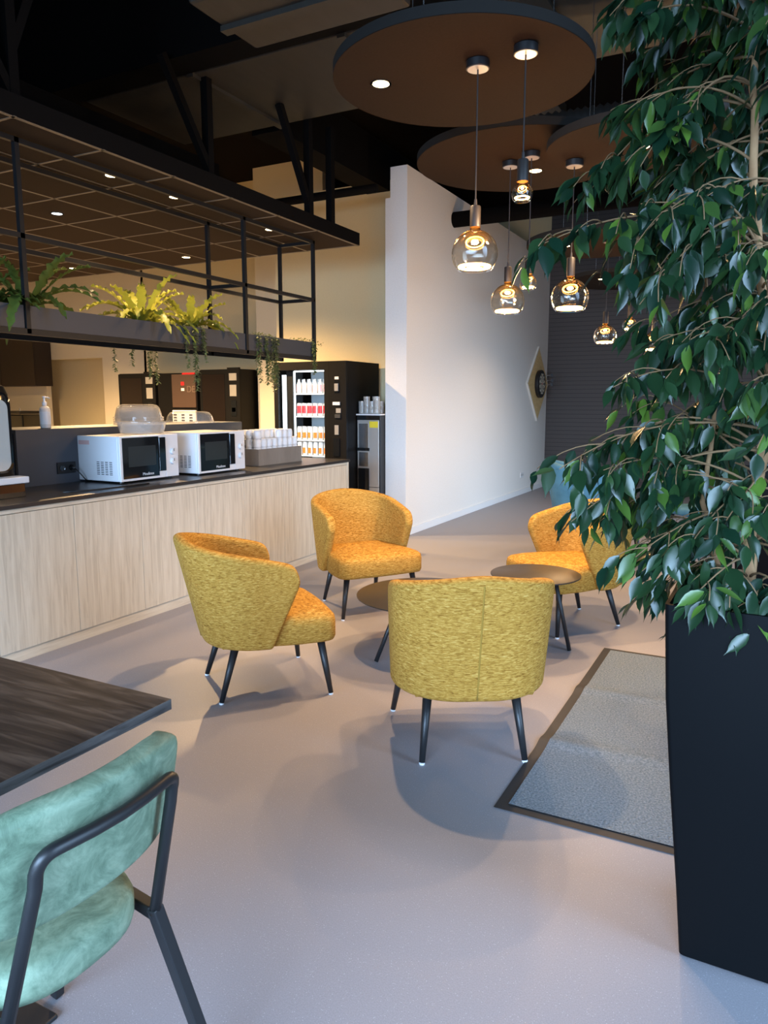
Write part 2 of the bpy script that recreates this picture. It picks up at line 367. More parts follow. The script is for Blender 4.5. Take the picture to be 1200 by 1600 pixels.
# local: y forward (towards table, world -x); x right (world +y)
def backpad():
    def pt(u, v):
        s = 2*u-1; x = s*.225; z = lerp(.545,.825,v)
        k = 1
        y = -.115 - .035*(v-.2)*1.2 + .055*s*s
        return (x, y, z)
    return pt
def rounded_panel(fn_y, hw, z0, z1, r, name, m, t, th):
    mb = MB(); nu, nv = 28, 14
    def pt(u, v):
        s = 2*u-1; q = 2*v-1
        # squircle mapping keeps the corners round
        e = 1/5.0
        d = (abs(s)**6 + abs(q)**6)**(1/6.0) if (s or q) else 1
        mx = max(abs(s), abs(q)); k = mx/d if d else 1
        x = s*k*hw; z = (z0+z1)/2 + q*k*(z1-z0)/2
        return (x, fn_y(s*k, (z-z0)/(z1-z0)), z)
    return mb.grid(pt, nu, nv).build(name, m, t, True, solid=th, sub=1)
rounded_panel(lambda s, v: -.075 - .05*v + .05*s*s, .222, .590, .835, .08, 'backrest', M['green'], t, .05)
so = []
for z, ins in ((.415,.02),(.42,.004),(.435,0),(.465,0),(.480,.006),(.488,.02),(.492,.06),(.494,.14)):
    so.append([((.195-ins)*math.copysign(abs(math.cos(a))**.72, math.cos(a)), .16+(.225-ins)*math.copysign(abs(math.sin(a))**.72, math.sin(a)), z) for a in [2*PI*i/48 for i in range(48)]])
MB().loops(so).build('seat', M['green'], t, True)
# black square-tube frame: a bent hoop behind the pad, side junctions, legs
def bez(a, b, c, n=6): return [tuple((1-k/n)**2*p+2*(1-k/n)*(k/n)*q+(k/n)**2*r for p, q, r in zip(a,b,c)) for k in range(n+1)]
hz_ = .765; yb = -.155
hoop = [(-.192,-.07,.43)] + [(-.157,-.128,.70)] + bez((-.157,-.133,.73),(-.156,yb+.01,hz_),(-.125,yb+.004,hz_)) + [(-.06,yb-.006,hz_),(0,yb-.010,hz_),(.06,yb-.006,hz_)] + bez((.125,yb+.004,hz_),(.156,yb+.01,hz_),(.157,-.133,.73)) + [(.157,-.128,.70)] + [(.155,-.07,.43)]
MB().tube(hoop, .0125, 12).build('back_frame', M['black'], t, True, bevel=0)
for sx in (-1, 1):
    MB().tube([(.155 if sx > 0 else -.192,-.07,.445),(.235*sx,-.150,.004)], .0135, sq=True).build('leg', M['black'], t, bevel=.003)
    MB().tube([(.20*sx,.30,.41),(.225*sx,.36,.004)], .0125, sq=True).build('leg', M['black'], t, bevel=.003)
    MB().tube([(.155 if sx > 0 else -.192,-.07,.435),(.19*sx,.04,.412),(.20*sx,.32,.405)], .0135, sq=True).build('seat_rail', M['black'], t, bevel=.003)
MB().tube([(-.20,.10,.405),(.20,.10,.405)], .011, sq=True).tube([(-.20,.28,.405),(.20,.28,.405)], .011, sq=True).build('cross_rail', M['black'], t)

# ------------------------------------------------------------------ service counter
CX, CT = -3.79, .925
ys = [1.45,2.00,2.553,3.106,3.655,4.219,4.774,5.329,5.893,6.43]
nm = ['just right of the dining table corner','under the boxy coffee machine','left of the first microwave','under the left microwave','under the right microwave','just right of the right microwave','under the cup box','nearest the far end','at the far end of the counter']
labs = {2:'pale oak cabinet at the left edge of the photo, below the coffee machine',3:'pale oak cabinet below the socket on the charcoal upstand',4:'pale oak cabinet below the left microwave',5:'pale oak cabinet below the gap between the microwaves',6:'pale oak cabinet below the right microwave',7:'pale oak cabinet below the taupe cup box',8:'last pale oak cabinet at the far end, behind the mustard chair facing us'}
labs.update({0:'pale oak cabinet beyond the left edge of the photo, behind the walnut table',1:'pale oak cabinet beyond the left edge of the photo, behind the walnut table'})
for i in range(0, 9):
    y0, y1 = ys[i], ys[i+1]
    t = thing('base_cabinet', labs[i], 'cabinet', (CX, (y0+y1)/2, 0), group='oak cabinets under the counter'); d = (y1-y0)/2
    MB().box((-.60,-d,.07),(-.022,d,.872)).build('body', M['oak'], t)
    MB().box((-.02,-d+.0016,.072),(0,d-.0016,.870)).build('door', M['oak'], t, bevel=.001)
tag(MB().box((CX-.60,1.45,.874),(CX-.006,6.43,.898)).build('counter_rail', M['oakh']) , 'pale oak rail running between the doors and the dark worktop', 'rail')
tag(MB().box((CX-.55,1.45,.0),(CX-.012,6.43,.068)).build('counter_plinth', M['oakh']), 'pale oak plinth along the foot of the counter', 'plinth')
tag(MB().box((CX-.64,6.432,0),(CX+.004,6.455,.898)).build('end_panel', M['oak']), 'pale oak end panel closing the far end of the counter', 'panel')
tag(MB().box((CX-.70,1.45,.900),(CX+.012,6.475,.925)).build('worktop', M['worktop'], bevel=.002), 'thin dark worktop running the length of the oak counter', 'worktop')
tag(MB().box((-4.49,3.24,CT),(-4.465,5.62,1.315)).build('upstand_panel', M['panel'], bevel=.002), 'charcoal upstand panel at the back of the worktop behind the microwaves', 'panel')
# double socket with a plug
t = thing('wall_socket', 'double charcoal socket on the upstand beside the left microwave', 'socket', (-4.464,3.62,1.035))
MB().box((0,-.078,-.04),(.008,.078,.04)).build('cover_plate', M['rack'], t, bevel=.002)
for y in (-.038,.038):
    q = MB().lathe([(.022,.0),(.022,.003),(.018,.001)], 20).xf(Matrix.Rotation(PI/2,4,'Y')); q.build('outlet', M['glossblack'], t, loc=(.008,y,0))
t = thing('power_cord', 'black plug and cord from the socket to behind the left microwave', 'cord', (0,0,0))
MB().tube([(-4.452,3.658,1.035),(-4.42,3.658,1.03)], [.017,.012], 12).build('plug', M['black'], t, True)
MB().tube([(-4.42,3.658,1.03),(-4.39,3.67,1.0),(-4.375,3.70,.955),(-4.39,3.735,.931),(-4.42,3.80,.930)], .0045, 8).build('cable', M['black'], t, True)

def microwave(label, x, y, rz):
    t = thing('microwave', label, 'microwave', (x,y,CT), rz, 'white microwaves on the worktop')
    # local: x = out of the front (world +x), y along counter
    W, Dp, H0, Hh = .575, .43, .014, .335
    MB().box((-Dp,-W/2,H0),(-.02,W/2,Hh)).build('body', M['white'], t, bevel=.006)
    MB().box((-.02,-W/2,H0),(0,W/2-.135,Hh)).build('door', M['white'], t, bevel=.004)
    d = t.children[-1]
    MB().box((0,-W/2+.022,H0+.018),(.003,W/2-.205,Hh-.012)).build('door_glass', M['glossblack'], d)
    MB().box((.003,-W/2+.075,H0+.10),(.0035,W/2-.235,Hh-.075)).build('inner_window', mat('dim_window', (.03,.035,.035), .12), d)
    MB().box((0,W/2-.205,H0+.05),(.012,W/2-.14,Hh-.02)).build('door_handle', M['glossblack'], d, bevel=.004)
    MB().box((-.02,W/2-.134,H0),(.001,W/2,Hh)).build('control_panel', M['white'], t, bevel=.004)
    cp = t.children[-1]
    for z in (.13,.205):
        q = MB().lathe([(.024,0),(.024,.012),(.021,.02),(.0,.021)], 24).xf(Matrix.Rotation(PI/2,4,'Y')); k = q.build('knob', M['white'], cp, 'auto', loc=(.001,W/2-.067,z))
        MB().box((.020,-.003,.002),(.024,.003,.022)).build('pointer', M['boxgrey'], k)
    v = MB()
    for c in range(4):
        for r_ in range(8): v.box((-.235+c*.042,-W/2-.0008,.06+r_*.0125),(-.207+c*.042,-W/2+.001,.065+r_*.0125))
    v.build('side_vent', M['rack'], t)
    for sx in (-.38,-.05):
        for sy in (-.24,.24): MB().lathe([(.016,0),(.016,.016)], 14, (sx,sy,0)).build('foot', M['black'], t)
    text('Moulinex', .030, 'door_lettering', M['white'], d, facing((1,0,0),(0,0,1),(.0036,-.03,.055)))
    return t
mw = microwave('left white microwave with a clear cake tray on top', -4.045,4.02,0)
MB().box((-.41,-.2885,.272),(-.30,-.2875,.302)).build('sticker', M['pinklabel'], mw)
tag(mw.children[-1], 'faded pink sticker')
microwave('right white microwave beside the taupe cup box', -3.975,4.745,0)

# clear domed lids and tray
def dome(label, x, y, z, r, h, n=1, name='cake_dome'):
    o = MB().lathe([(r,0),(r,.012),(r-.012,.016),(r-.02,.05),(r-.03,h-.03),(r-.05,h-.008),(r-.08,h),(.002,h)], 40, cap0=False).build(name, M['plastic'], None, 'auto')
    o.location = (x,y,z); return tag(o, label, 'lid')
for k in range(4):
    o = dome('stacked clear plastic dome lid on the upstand ledge behind the left microwave', -4.66,4.52,1.315+k*.017, .20,.115)
    tag(o, group='nested clear dome lids')
tag(MB().box((-4.95,3.24,1.29),(-4.49,5.62,1.315)).build('ledge_shelf', M['panel']), 'charcoal ledge behind the microwaves carrying lids and a pump bottle', 'shelf')
tag(MB().box((-4.95,3.24,0),(-4.50,5.62,1.29)).build('back_unit', M['panel']), 'charcoal back unit standing behind the counter', 'cabinet')
dome('single low clear dome lid on the ledge behind the right microwave', -4.66,5.13,1.315,.22,.10)
o = MB().lathe([(.13,0),(.155,.008),(.17,.05),(.178,.085),(.20,.09),(.20,.094),(.176,.09),(.165,.05),(.15,.012),(.002,.010)], 40, cap0=True, cap1=False).build('cake_tray', M['plastic'], None, 'auto'); o.location = (-4.22,4.12,CT+.336)
tag(o, 'clear round plastic tray standing on the left microwave', 'tray')
# pump bottle
t = thing('pump_bottle', 'white hand sanitiser pump bottle on the ledge', 'bottle', (-4.56,3.55,1.315))
MB().lathe([(.03,0),(.036,.004),(.036,.13),(.032,.145),(.014,.158),(.014,.165)], 24).build('bottle', mat('milky_plastic', (.62,.60,.57), .3), t, 'auto')
MB().lathe([(.0365,.03),(.0365,.118)], 24, cap0=False, cap1=False).build('paper_label', M['white'], t, True)
MB().lathe([(.016,.162),(.016,.185),(.008,.188),(.006,.212),(.012,.214),(.012,.224),(.0,.226)], 16).tube([(0,0,.219),(0,.035,.217),(0,.042,.208)], .005, 8).build('pump', M['white'], t, 'auto')
# cup box with stacked cups
t = thing('cup_box', 'taupe open box holding stacked white cups on the worktop', 'box', (-4.28,5.745,CT))
x0, x1, y0, y1 = -.17,.17,-.345,.345
MB().box((x1-.012,y0,0),(x1,y1,.148)).build('front_panel', M['boxgrey'], t); MB().box((x0,y0,0),(x0+.012,y1,.148)).build('back_panel', M['boxgrey'], t)
MB().box((x0+.012,y0,0),(x1-.012,y0+.012,.148)).build('end_panel', M['boxgrey'], t); MB().box((x0+.012,y1-.012,0),(x1-.012,y1,.148)).build('end_panel', M['boxgrey'], t)
MB().box((x0+.012,y0+.012,0),(x1-.012,y1-.012,.012)).build('bottom', M['boxgrey'], t)
def cup_proto():
    t = thing('coffee_cup', 'white cup upside down in the taupe box on the counter', 'cup', (0,0,0), 0, 'white cups stacked upside down in the taupe box')
    MB().lathe([(.035,0),(.0375,.002),(.0375,.05),(.034,.070),(.028,.076),(.0,.076)], 22, cap0=False).build('cup_body', M['whitecup'], t, 'auto')
    MB().tube([(.036,0,.058),(.052,0,.056),(.058,0,.042),(.052,0,.026),(.036,0,.022)], .0045, 8).build('handle', M['whitecup'], t, True)
    return t
cup = cup_proto(); first = True
for row, cx in enumerate((-4.345,-4.25,-4.165)):
    for c in range(8):
        for lv in range(4):
            if lv == 3 and (c > 6 or (row == 2 and c in (1,2,3))): continue
            p = (cx, 5.455+c*.083, CT+.0125+lv*.0768 ); rz = random.uniform(2.6,3.6)+ (0 if c else .6)
            if first: cup.location = p; cup.rotation_euler = (0,0,rz); first = False
            else: dup(cup, p, rz)

# coffee machine at the left edge
t = thing('coffee_machine', 'tall black coffee machine with rounded screen, cut off by the left edge', 'coffee machine', (-4.32,2.745,CT), 0)
def rrect(hx, hy, r, z, n=5, cx=0, cy=0):
    L = []
    for sx, sy, a0 in ((1,1,0),(-1,1,PI/2),(-1,-1,PI),(1,-1,1.5*PI)):
        for k in range(n+1):
            a = a0+PI/2*k/n; L.append((cx+sx*(hx-r)+r*math.cos(a), cy+sy*(hy-r)+r*math.sin(a), z))
    return L
MB().loops([rrect(.19,.26,.05,.0),rrect(.19,.26,.05,.10),rrect(.17,.255,.05,.14),rrect(.17,.255,.05,.62),rrect(.16,.24,.05,.67),rrect(.13,.20,.05,.69)]).build('body', M['vend'], t, 'auto')
scr = []
def plate(hy, hz, r, x, cz): return [(x, q[0], cz+q[1]) for q in [(p[0], p[1]) for p in rrect(hy, hz, r, 0, 8)]]
MB().loops([plate(.225,.245,.07,.17,.39),plate(.225,.245,.07,.195,.39),plate(.205,.225,.06,.20,.39)]).build('screen_bezel', M['glossblack'], t, 'auto')
MB().loops([plate(.20,.215,.055,.199,.375),plate(.20,.215,.055,.2025,.375)]).build('display', mat('pale_screen', (.42,.46,.45), .06, spec=.8), t)
MB().box((.19,-.16,.085),(.30,.245,.125)).build('drip_tray', M['white'], t, bevel=.006)
MB().box((.19,-.18,0),(.29,.22,.085)).build('tray_base', M['glossblack'], t, bevel=.004)
tag(MB().tube([(-3.99,3.20,.929),(-3.95,3.28,.930),(-3.92,3.45,.929),(-3.905,3.7,.929),(-3.90,3.85,.929)], .004, 8).build('loose_cable', M['black'], None, True), 'thin black cable lying on the worktop beside the coffee machine', 'cable')

# ------------------------------------------------------------------ hanging rack with planting trough
RXF, RXB, RT = -3.95, -4.33, 2.995
t = thing('hanging_rack', 'black steel frame hung above the counter with a long planting trough', 'rack', (0,0,0)); y0, y1 = .2, 6.11
b = .0145
for x in (RXF, RXB):
    for y in (.95, 2.996, 5.062, 6.098):
        if x == RXB and y == 2.996: continue
        MB().box((x-b,y-b,1.90),(x+b,y+b,RT)).build('post', M['rack'], t)
    MB().box((x-b,y0,RT-2*b),(x+b,y1,RT)).build('top_rail', M['rack'], t)
    MB().box((x-b,y0,2.441),(x+b,y1,2.441+2*b)).build('middle_rail', M['rack'], t)
    MB().box((x-b,y0,1.893),(x+b,y1,1.893+2.4*b)).build('bottom_rail', M['rack'], t)
for y in (5.062, 6.098):
    MB().box((RXB,y-b,2.443),(RXF,y+b,2.443+2*b)).build('cross_rail', M['rack'], t)
MB().box((RXB,6.098-b,RT-2*b),(RXF,6.098+b,RT)).build('cross_rail', M['rack'], t)
for ya, yb_ in ((y0,2.975),(3.017,5.045),(5.08,6.08)):
    q = MB(); z0, z1 = 1.93, 2.062
    q.box((RXF-.004,ya,z0),(RXF+.004,yb_,z1)).box((RXB-.004,ya,z0),(RXB+.004,yb_,z1)).box((RXB,ya,z0),(RXF,yb_,z0+.006)).box((RXB,ya,z0),(RXF,ya+.006,z1)).box((RXB,yb_-.006,z0),(RXF,yb_,z1))
    q.build('trough', M['panel'], t)

# ferns
def frond(mb, base, az, L, lift, droop, wid, twist=0):
    n = 22; d = Vector((math.cos(az), math.sin(az), 0)); s = Vector((-math.sin(az), math.cos(az), 0)); P = []
    for k in range(n+1):
        u = k/n; P.append(Vector(base) + d*(L*(u*.95)) * (.35+.65*min(1,droop+.35)) + Vector((0,0, lift*L*(1.55*u) - droop*L*1.35*u*u)))
    V = []; F = []
    for k in range(n+1):
        u = k/n; w_ = wid*(.18+.82*math.sin(PI*min(1,(u*.86+.10)))**.8)*(1 if u < .97 else .3)
        tooth = (.72 if k % 2 else 1.12); wob = .012*math.sin(k*1.9+az*3)
        up = Vector((0,0,1)); nrm = up*.25
        V += [P[k] + s*w_*tooth + up*(.012+wob), P[k], P[k] - s*w_*tooth + up*(.012-wob)]
    for k in range(n):
        F += [(3*k,3*k+1,3*k+4,3*k+3),(3*k+1,3*k+2,3*k+5,3*k+4)]
    mb.add(V, F)
def fern(label, y, x, size, nf, m, seed):
    rnd = random.Random(seed); t = thing('potted_fern', label, 'fern', (x,y,1.937), group='ferns in the hanging trough')
    MB().lathe([(.055,0),(.075,.14),(.08,.145),(.072,.145),(.0,.13)], 22).build('pot', M['black'], t, 'auto')
    for k in range(nf):
        mb = MB(); az = 2*PI*k/nf + rnd.uniform(-.25,.25); inner = k % 3 == 0
        frond(mb, (.02*math.cos(az),.02*math.sin(az),.13), az, size*rnd.uniform(.8,1.1), (.80 if inner else rnd.uniform(.40,.62)), (.45 if inner else rnd.uniform(.55,.85)), rnd.uniform(.028,.040))
        mb.build('frond', m, t, True)
fern('dark fern at the left edge of the trough, cut off by the frame', 2.84,-4.14,.36,13,M['ferndark'],3)
fern('dark green fern just right of the left rack post', 3.15,-4.14,.45,18,M['ferndark'],5)
fern('fern tinted spotlit yellow green, left of the bright pair', 4.09,-4.14,.43,23,M['fern'],8)
fern('fern tinted spotlit yellow green, right of the bright pair', 4.60,-4.14,.38,20,M['fern'],12)

# trailing plants hanging from the trough
def strand(mb, x, y, z0, L, rnd, dens=.0085, sz=.026):
    n = int(L/dens); px, py = x, y; pts = []
    for k in range(n+1):
        z = z0 - L*k/n; px += rnd.uniform(-.003,.003); py += rnd.uniform(-.003,.003); pts.append((px,py,z))
    mb.tube(pts[::3]+[pts[-1]], .0013, 4)
    for p in pts:
        for q in range(3):
            a = rnd.uniform(0,2*PI); d = Vector((math.cos(a),math.sin(a),rnd.uniform(-.9,.1))); s = Vector((-math.sin(a),math.cos(a),0)); b0 = Vector(p); l_ = sz*rnd.uniform(.7,1.3)
            mb.add([b0, b0+d*l_*.5+s*l_*.33, b0+d*l_, b0+d*l_*.5-s*l_*.33], [(0,1,2,3)])
def trailer(label, y, strands, seed, tuft=.05, x=None):
    rnd = random.Random(seed); t = thing('trailing_plant', label, 'plant', (-4.0 if x is None else x, y, 2.05), group='trailing plants in the hanging trough')
    mb = MB()
    for k in range(int(160*tuft/.05)):
        b0 = Vector((rnd.uniform(-.05,.05), rnd.gauss(0,tuft*1.6), rnd.uniform(-.01,.035))); a = rnd.uniform(0,2*PI); d = Vector((math.cos(a),math.sin(a),rnd.uniform(-.3,.6))); s = Vector((-math.sin(a),math.cos(a),0)); l_ = .026
        mb.add([b0, b0+d*l_*.5+s*l_*.3, b0+d*l_, b0+d*l_*.5-s*l_*.3], [(0,1,2,3)])
    mb.build('tuft', M['vine'], t)
    for dy, L, dx in strands:
        mb = MB(); mb.tube([(dx-.05,dy,.005),(dx-.01,dy,.022),(dx+.004,dy,.0)], .002, 5); strand(mb, dx+.004, dy, 0, L, rnd); mb.build('vine', M['vine'], t)
fx = .066
trailer('long vines spilling over the trough below the bright ferns', 4.42, [(-.10,.30,fx),(-.015,.46,fx),(0.01,.40,fx),(.10,.24,fx),(.085,.16,fx)], 1)
trailer('thick vines spilling over the trough right of the middle post', 5.33, [(-.14,.34,fx),(-.10,.38,fx),(-.03,.40,fx),(0.0,.34,fx),(.07,.46,fx),(.10,.40,fx),(.14,.36,fx)], 2, .06)
trailer('short vine at the far end of the trough', 6.03, [(.035,.29,fx),(.05,.26,fx),(.02,.23,fx)], 4, .07)
bx = -.10
trailer('thin single vines hanging from the back of the trough on the left', 4.22, [(-.20,.32,bx),(-.01,.26,bx),(.15,.36,bx),(.18,.33,bx),(.24,.40,bx)], 6, .02, -4.28)
trailer('vines hanging behind the trough in front of the drinks machine', 6.0, [(-.04,.36,bx),(-.02,.33,bx),(.06,.42,bx),(.04,.36,bx)], 9, .03, -4.28)

# ------------------------------------------------------------------ suspended tile canopy over the kitchen
KX, KZ, KY = -3.70, 3.01, 6.55
t = thing('suspended_canopy', 'dark suspended tile canopy with light grid lines over the kitchen', 'ceiling canopy', (0,0,0))
MB().box((-10.9,-1.5,KZ),(KX-.02,KY-.02,KZ+.06)).build('tile_field', M['tile'], t)
MB().box((KX-.02,-1.5,KZ),(KX,KY,KZ+.115)).box((-10.9,KY-.02,KZ),(KX-.02,KY,KZ+.115)).build('fascia', M['steelbeam'], t)
g = MB(); x = KX - .012; 
g.box((KX-.030,-1.5,KZ-.003),(KX-.006,KY,KZ)); g.box((-10.9,KY-.030,KZ-.003),(KX,KY-.006,KZ))
for k in range(1, 13): g.box((KX-.6*k-.009,-1.5,KZ-.003),(KX-.6*k+.009,KY,KZ))
for k in range(14):
    y = 5.82-.6*k
    if y > -1.4: g.box((-10.9,y-.009,KZ-.003),(KX,y+.009,KZ))
g.build('grid_bars', M['tgrid'], t)

def downlight(label, x, y, z, energy=None, size=1.25, lens=None, r=.040, grp='recessed downlights', col=None):
    t = thing('downlight', label, 'ceiling light', (x,y,z), group=grp)
    MB().lathe([(r+.010,-.004),(r+.010,0),(r,0),(r,-.004)], 28, cap0=False, cap1=False).build('trim_ring', M['rack'], t)
    MB().lathe([(r,-.0025),(r,-.0005)], 28).build('lens', lens or M['warmled'], t)
    if energy:
        l_ = bpy.data.lights.new('downlight_lamp', 'SPOT'); l_.energy = energy; l_.color = col or WARM; l_.spot_size = size; l_.spot_blend = .75; l_.shadow_soft_size = .022
        o = bpy.data.objects.new('lamp', l_); C.objects.link(o); o.parent = t; o.location = (0,0,-.012)
    return t
G2 = 'downlights in the tile canopy'
downlight('downlight in the canopy near the left rack post', -4.06,3.80,KZ-.003,34,1.35,grp=G2)
downlight('downlight in the canopy above the bright ferns', -4.06,4.40,KZ-.003,34,1.35,grp=G2)
downlight('downlight in the canopy near its far end', -4.06,5.58,KZ-.003,34,1.35,grp=G2)
downlight('white glowing downlight deeper in the tile canopy', -5.251,4.325,KZ-.003,34,1.35,M['led'],grp=G2)
# unseen fill lamps added deeper over the work area to brighten the kitchen
for i, (x, y) in enumerate(((-7.2,6.1),(-9.6,6.1),(-5.6,6.2))):
    downlight(['added fill downlight over the dark machines','added fill downlight over the doorway','added fill downlight near the canopy edge beside the drinks machine'][i], x, y, KZ-.003, (680,680,380)[i], 2.7, grp=G2, col=(1.0,.64,.30))

# hangers of the canopy
for i, (x, y, z1) in enumerate(((-3.74,6.08,3.95),(-3.74,5.72,3.95),(-3.95,4.66,4.7),(-3.95,3.0,4.7),(-3.95,2.5,4.7))):
    tag(MB().box((x-.03,y-.03,KZ+.115),(x+.03,y+.03,z1)).build('canopy_post', M['steelbeam']), ['black post above the far corner of the canopy','second black post from the far corner of the canopy','black post standing on the canopy below the pale duct','black post on the canopy at upper left','leftmost black post on the canopy, in the dark corner'][i], 'post', 'black posts holding the canopy')
for i, (a, b_) in enumerate((((-3.74,5.72,3.2),(-3.74,5.30,3.9)),((-3.95,4.66,3.25),(-3.95,4.20,3.9)),((-3.95,3.0,3.45),(-3.95,3.5,4.7)),((-3.95,3.0,3.2),(-3.95,2.1,4.7)))):
    tag(MB().tube([a,b_], .026, sq=True).build('diagonal_brace', M['steelbeam']), ['diagonal brace beside the second far canopy post','lower diagonal brace below the pale duct','upper diagonal brace below the pale duct','long diagonal brace in the dark upper left corner'][i], 'brace', 'black diagonal braces of the canopy')
# ------------------------------------------------------------------ exposed services under the ceiling
t = thing('ventilation_duct', 'wide pale sheet metal duct crossing under the dark ceiling', 'duct', (0,0,0))
MB().box((-5.11,4.56,3.9),(1.5,5.7,4.45)).build('duct_body', M['duct'], t, bevel=.01)
for x in (-4.0,-2.7,-1.4,-.1): MB().box((x-.03,4.54,3.875),(x+.03,5.72,4.47)).build('flange', M['duct'], t)
tag(MB().box((-10,4.30,3.9),(2.5,4.54,4.7)).build('ceiling_beam', M['steelbeam']), 'deep black beam in front of the pale duct', 'beam')
tag(MB().box((-4.36,5.75,3.88),(-4.06,9.2,4.35)).build('ceiling_beam', M['steelbeam']), 'black beam running from the duct to the white partition end', 'beam')
tag(MB().box((-5.2,3.2,3.7),(-5.12,6.2,3.86)).build('ceiling_beam', M['steelbeam']), 'black steel rail beside the left end of the pale duct', 'beam')
tag(MB().tube([(-13.0,7.2,3.72),(-3.86,7.2,3.72)], .045, 12).build('service_pipe', M['steelbeam'], None, True), 'black pipe under the ceiling above the canopy end', 'pipe')
t = thing('roller_screen_box', 'pale lower duct section at the top edge near the big disc', 'duct', (0,0,0))
MB().box((-2.95,3.35,3.62),(-1.9,3.95,3.9)).build('duct_body', M['duct'], t, bevel=.02)
MB().box((-2.95,3.62,3.59),(-1.9,3.68,3.62)).build('flange', M['duct'], t)
pts = []; rs = []
for k in range(150):
    u = k/149; pts.append((-1.9+3.6*u, 5.35+.25*math.sin(u*3), 3.36+.05*math.sin(u*5))); rs.append(.115 if k % 2 else .098)
tag(MB().tube(pts, rs, 18).build('flexible_duct', M['flex'], None, True), 'ribbed flexible duct lying above the round discs', 'duct')
for i, (x, y) in enumerate(((-2.9,7.2),(-2.6,9.0))):
    tag(MB().box((x,y,4.25),(x+.9,y+.45,4.36)).build('ceiling_panel', M['duct']), ['pale ceiling panel above the second disc','pale ceiling panel far back above the discs'][i], 'panel')
tag(MB().tube([(-3.6,8.7,3.68),(5.0,8.7,3.68)], .09, 22).build('round_duct', M['dark'], None, True), 'dark round duct near the top of the white partition', 'duct')

# ------------------------------------------------------------------ round acoustic discs
def disc(label, x, y, z, r):
    t = thing('acoustic_disc', label, 'ceiling disc', (x,y,z), group='round brown acoustic discs')
    MB().lathe([(r,.0),(r,.045)], 96, cap1=False).build('rim', M['discedge'], t, 'auto')
    MB().lathe([(r-.002,.0),(r-.001,-.002),(.002,-.002)], 96).build('felt_face', M['disc'], t)
    MB().lathe([(r,.045),(.002,.046)], 96).build('top_face', M['discedge'], t)
    for a in (.5,2.6,4.7): MB().tube([(r*.7*math.cos(a),r*.7*math.sin(a),.045),(r*.7*math.cos(a),r*.7*math.sin(a),(3.9 if 4.3 < y+r*.7*math.sin(a) < 5.7 else 4.7)-z)], .0025, 6).build('suspension_wire', M['chrome'], t)
disc('largest round brown acoustic disc, nearest the camera at the top', -1.41,3.48,3.0,.605)
disc('middle round brown acoustic disc above the white partition corner', -1.587,4.95,3.05,.675)
disc('round brown acoustic disc half hidden by ficus leaves', -.82,4.60,2.93,.475)
disc('distant round brown acoustic disc above the farther pendants', -1.62,7.55,3.0,.68)
disc('farthest round brown acoustic disc near the dark wall', -1.75,9.9,3.0,.75)
G3 = 'downlights in the round discs'
downlight('downlight in the largest disc', -1.767,3.341,2.998, SPOT_W, 1.75, grp=G3)
downlight('downlight in the middle disc', -1.545,5.16,3.048, SPOT_W, 2.0, grp=G3)
downlight('downlight in the disc behind the leaves', -.765,4.61,2.928, SPOT_W, 1.9, grp=G3)
downlight('downlight in the distant disc', -1.908,7.446,2.998, 34, 2.2, grp=G3)
downlight('downlight in the farthest disc', -2.0,9.6,2.998, 60, 2.4, grp=G3)

# ------------------------------------------------------------------ pendant lamps
def pendant(label, x, y, zc, z_sock_top, z_sock_bot, z_bot, r, grp, energy):
    z_bot = z_sock_bot - 1.80*r
    t = thing('pendant_lamp', label, 'pendant lamp', (x,y,z_bot), group=grp); Z = lambda z: z - z_bot
    MB().lathe([(.050,Z(zc)-.036),(.052,Z(zc)-.034),(.052,Z(zc)-.003)], 32).build('ceiling_rose', M['black'], t, 'auto')
    MB().lathe([(.046,Z(zc)-.0375),(.046,Z(zc)-.036)], 32).build('rose_face', M['silver'], t)
    MB().tube([(0,0,Z(zc)-.03),(0,0,Z(z_sock_top))], .0036, 8).build('cord', M['socketgrey'], t)
    MB().lathe([(.006,Z(z_sock_top)+.03),(.008,Z(z_sock_top)+.002),(.022,Z(z_sock_top)),(.0245,Z(z_sock_top)-.004),(.0245,Z(z_sock_bot))], 24).build('lamp_socket', M['socketgrey'], t, 'auto')
    h = 1.80*r; prof = []
    rf = r*.72; cz = rf and math.sqrt(max(0,r*r-rf*rf))     # flat foot of the bulb
    n_ = 22; a0 = -math.acos(min(1,rf/r)); a1 = math.acos(.025/r)
    for k in range(n_+1):
        a = a0+(a1-a0)*k/n_; prof.append((r*math.cos(a), cz + r*math.sin(a)))
    prof = prof + [(.0235,h)]
    MB().lathe([(rf*.3,.012)]+[(rf*.9,.004)]+prof, 40, cap1=False).build('glass_globe', M['globe'], t, True)
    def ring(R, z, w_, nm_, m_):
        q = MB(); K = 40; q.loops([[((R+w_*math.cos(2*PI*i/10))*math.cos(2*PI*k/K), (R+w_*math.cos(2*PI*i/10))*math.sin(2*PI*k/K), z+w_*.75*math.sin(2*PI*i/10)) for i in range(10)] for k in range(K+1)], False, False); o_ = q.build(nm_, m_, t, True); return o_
    ring(rf*.88, .016, r*.085, 'filament_ring', M['ring']); o_ = ring(r*.38, 0, r*.032, 'reflection_ring', M['ring_reflection']); o_.location = (0,0,h*.66); o_.rotation_euler = (math.radians(-24),0,math.radians(28))  # second, tilted ring is added: glowing stand-in for the filament mirrored in the glass
    l_ = bpy.data.lights.new('bulb', 'POINT'); l_.energy = energy; l_.color = (1.0,.62,.30); l_.shadow_soft_size = r*.5
    o = bpy.data.objects.new('lamp', l_); C.objects.link(o); o.parent = t; o.location = (0,0,-.02 - r*.5)
G4 = 'amber pendant globes under the nearer discs'
pendant('large amber pendant globe, leftmost and biggest of the lamps', -1.273,3.329,2.998,2.383,2.291,2.079,.106,G4,13)
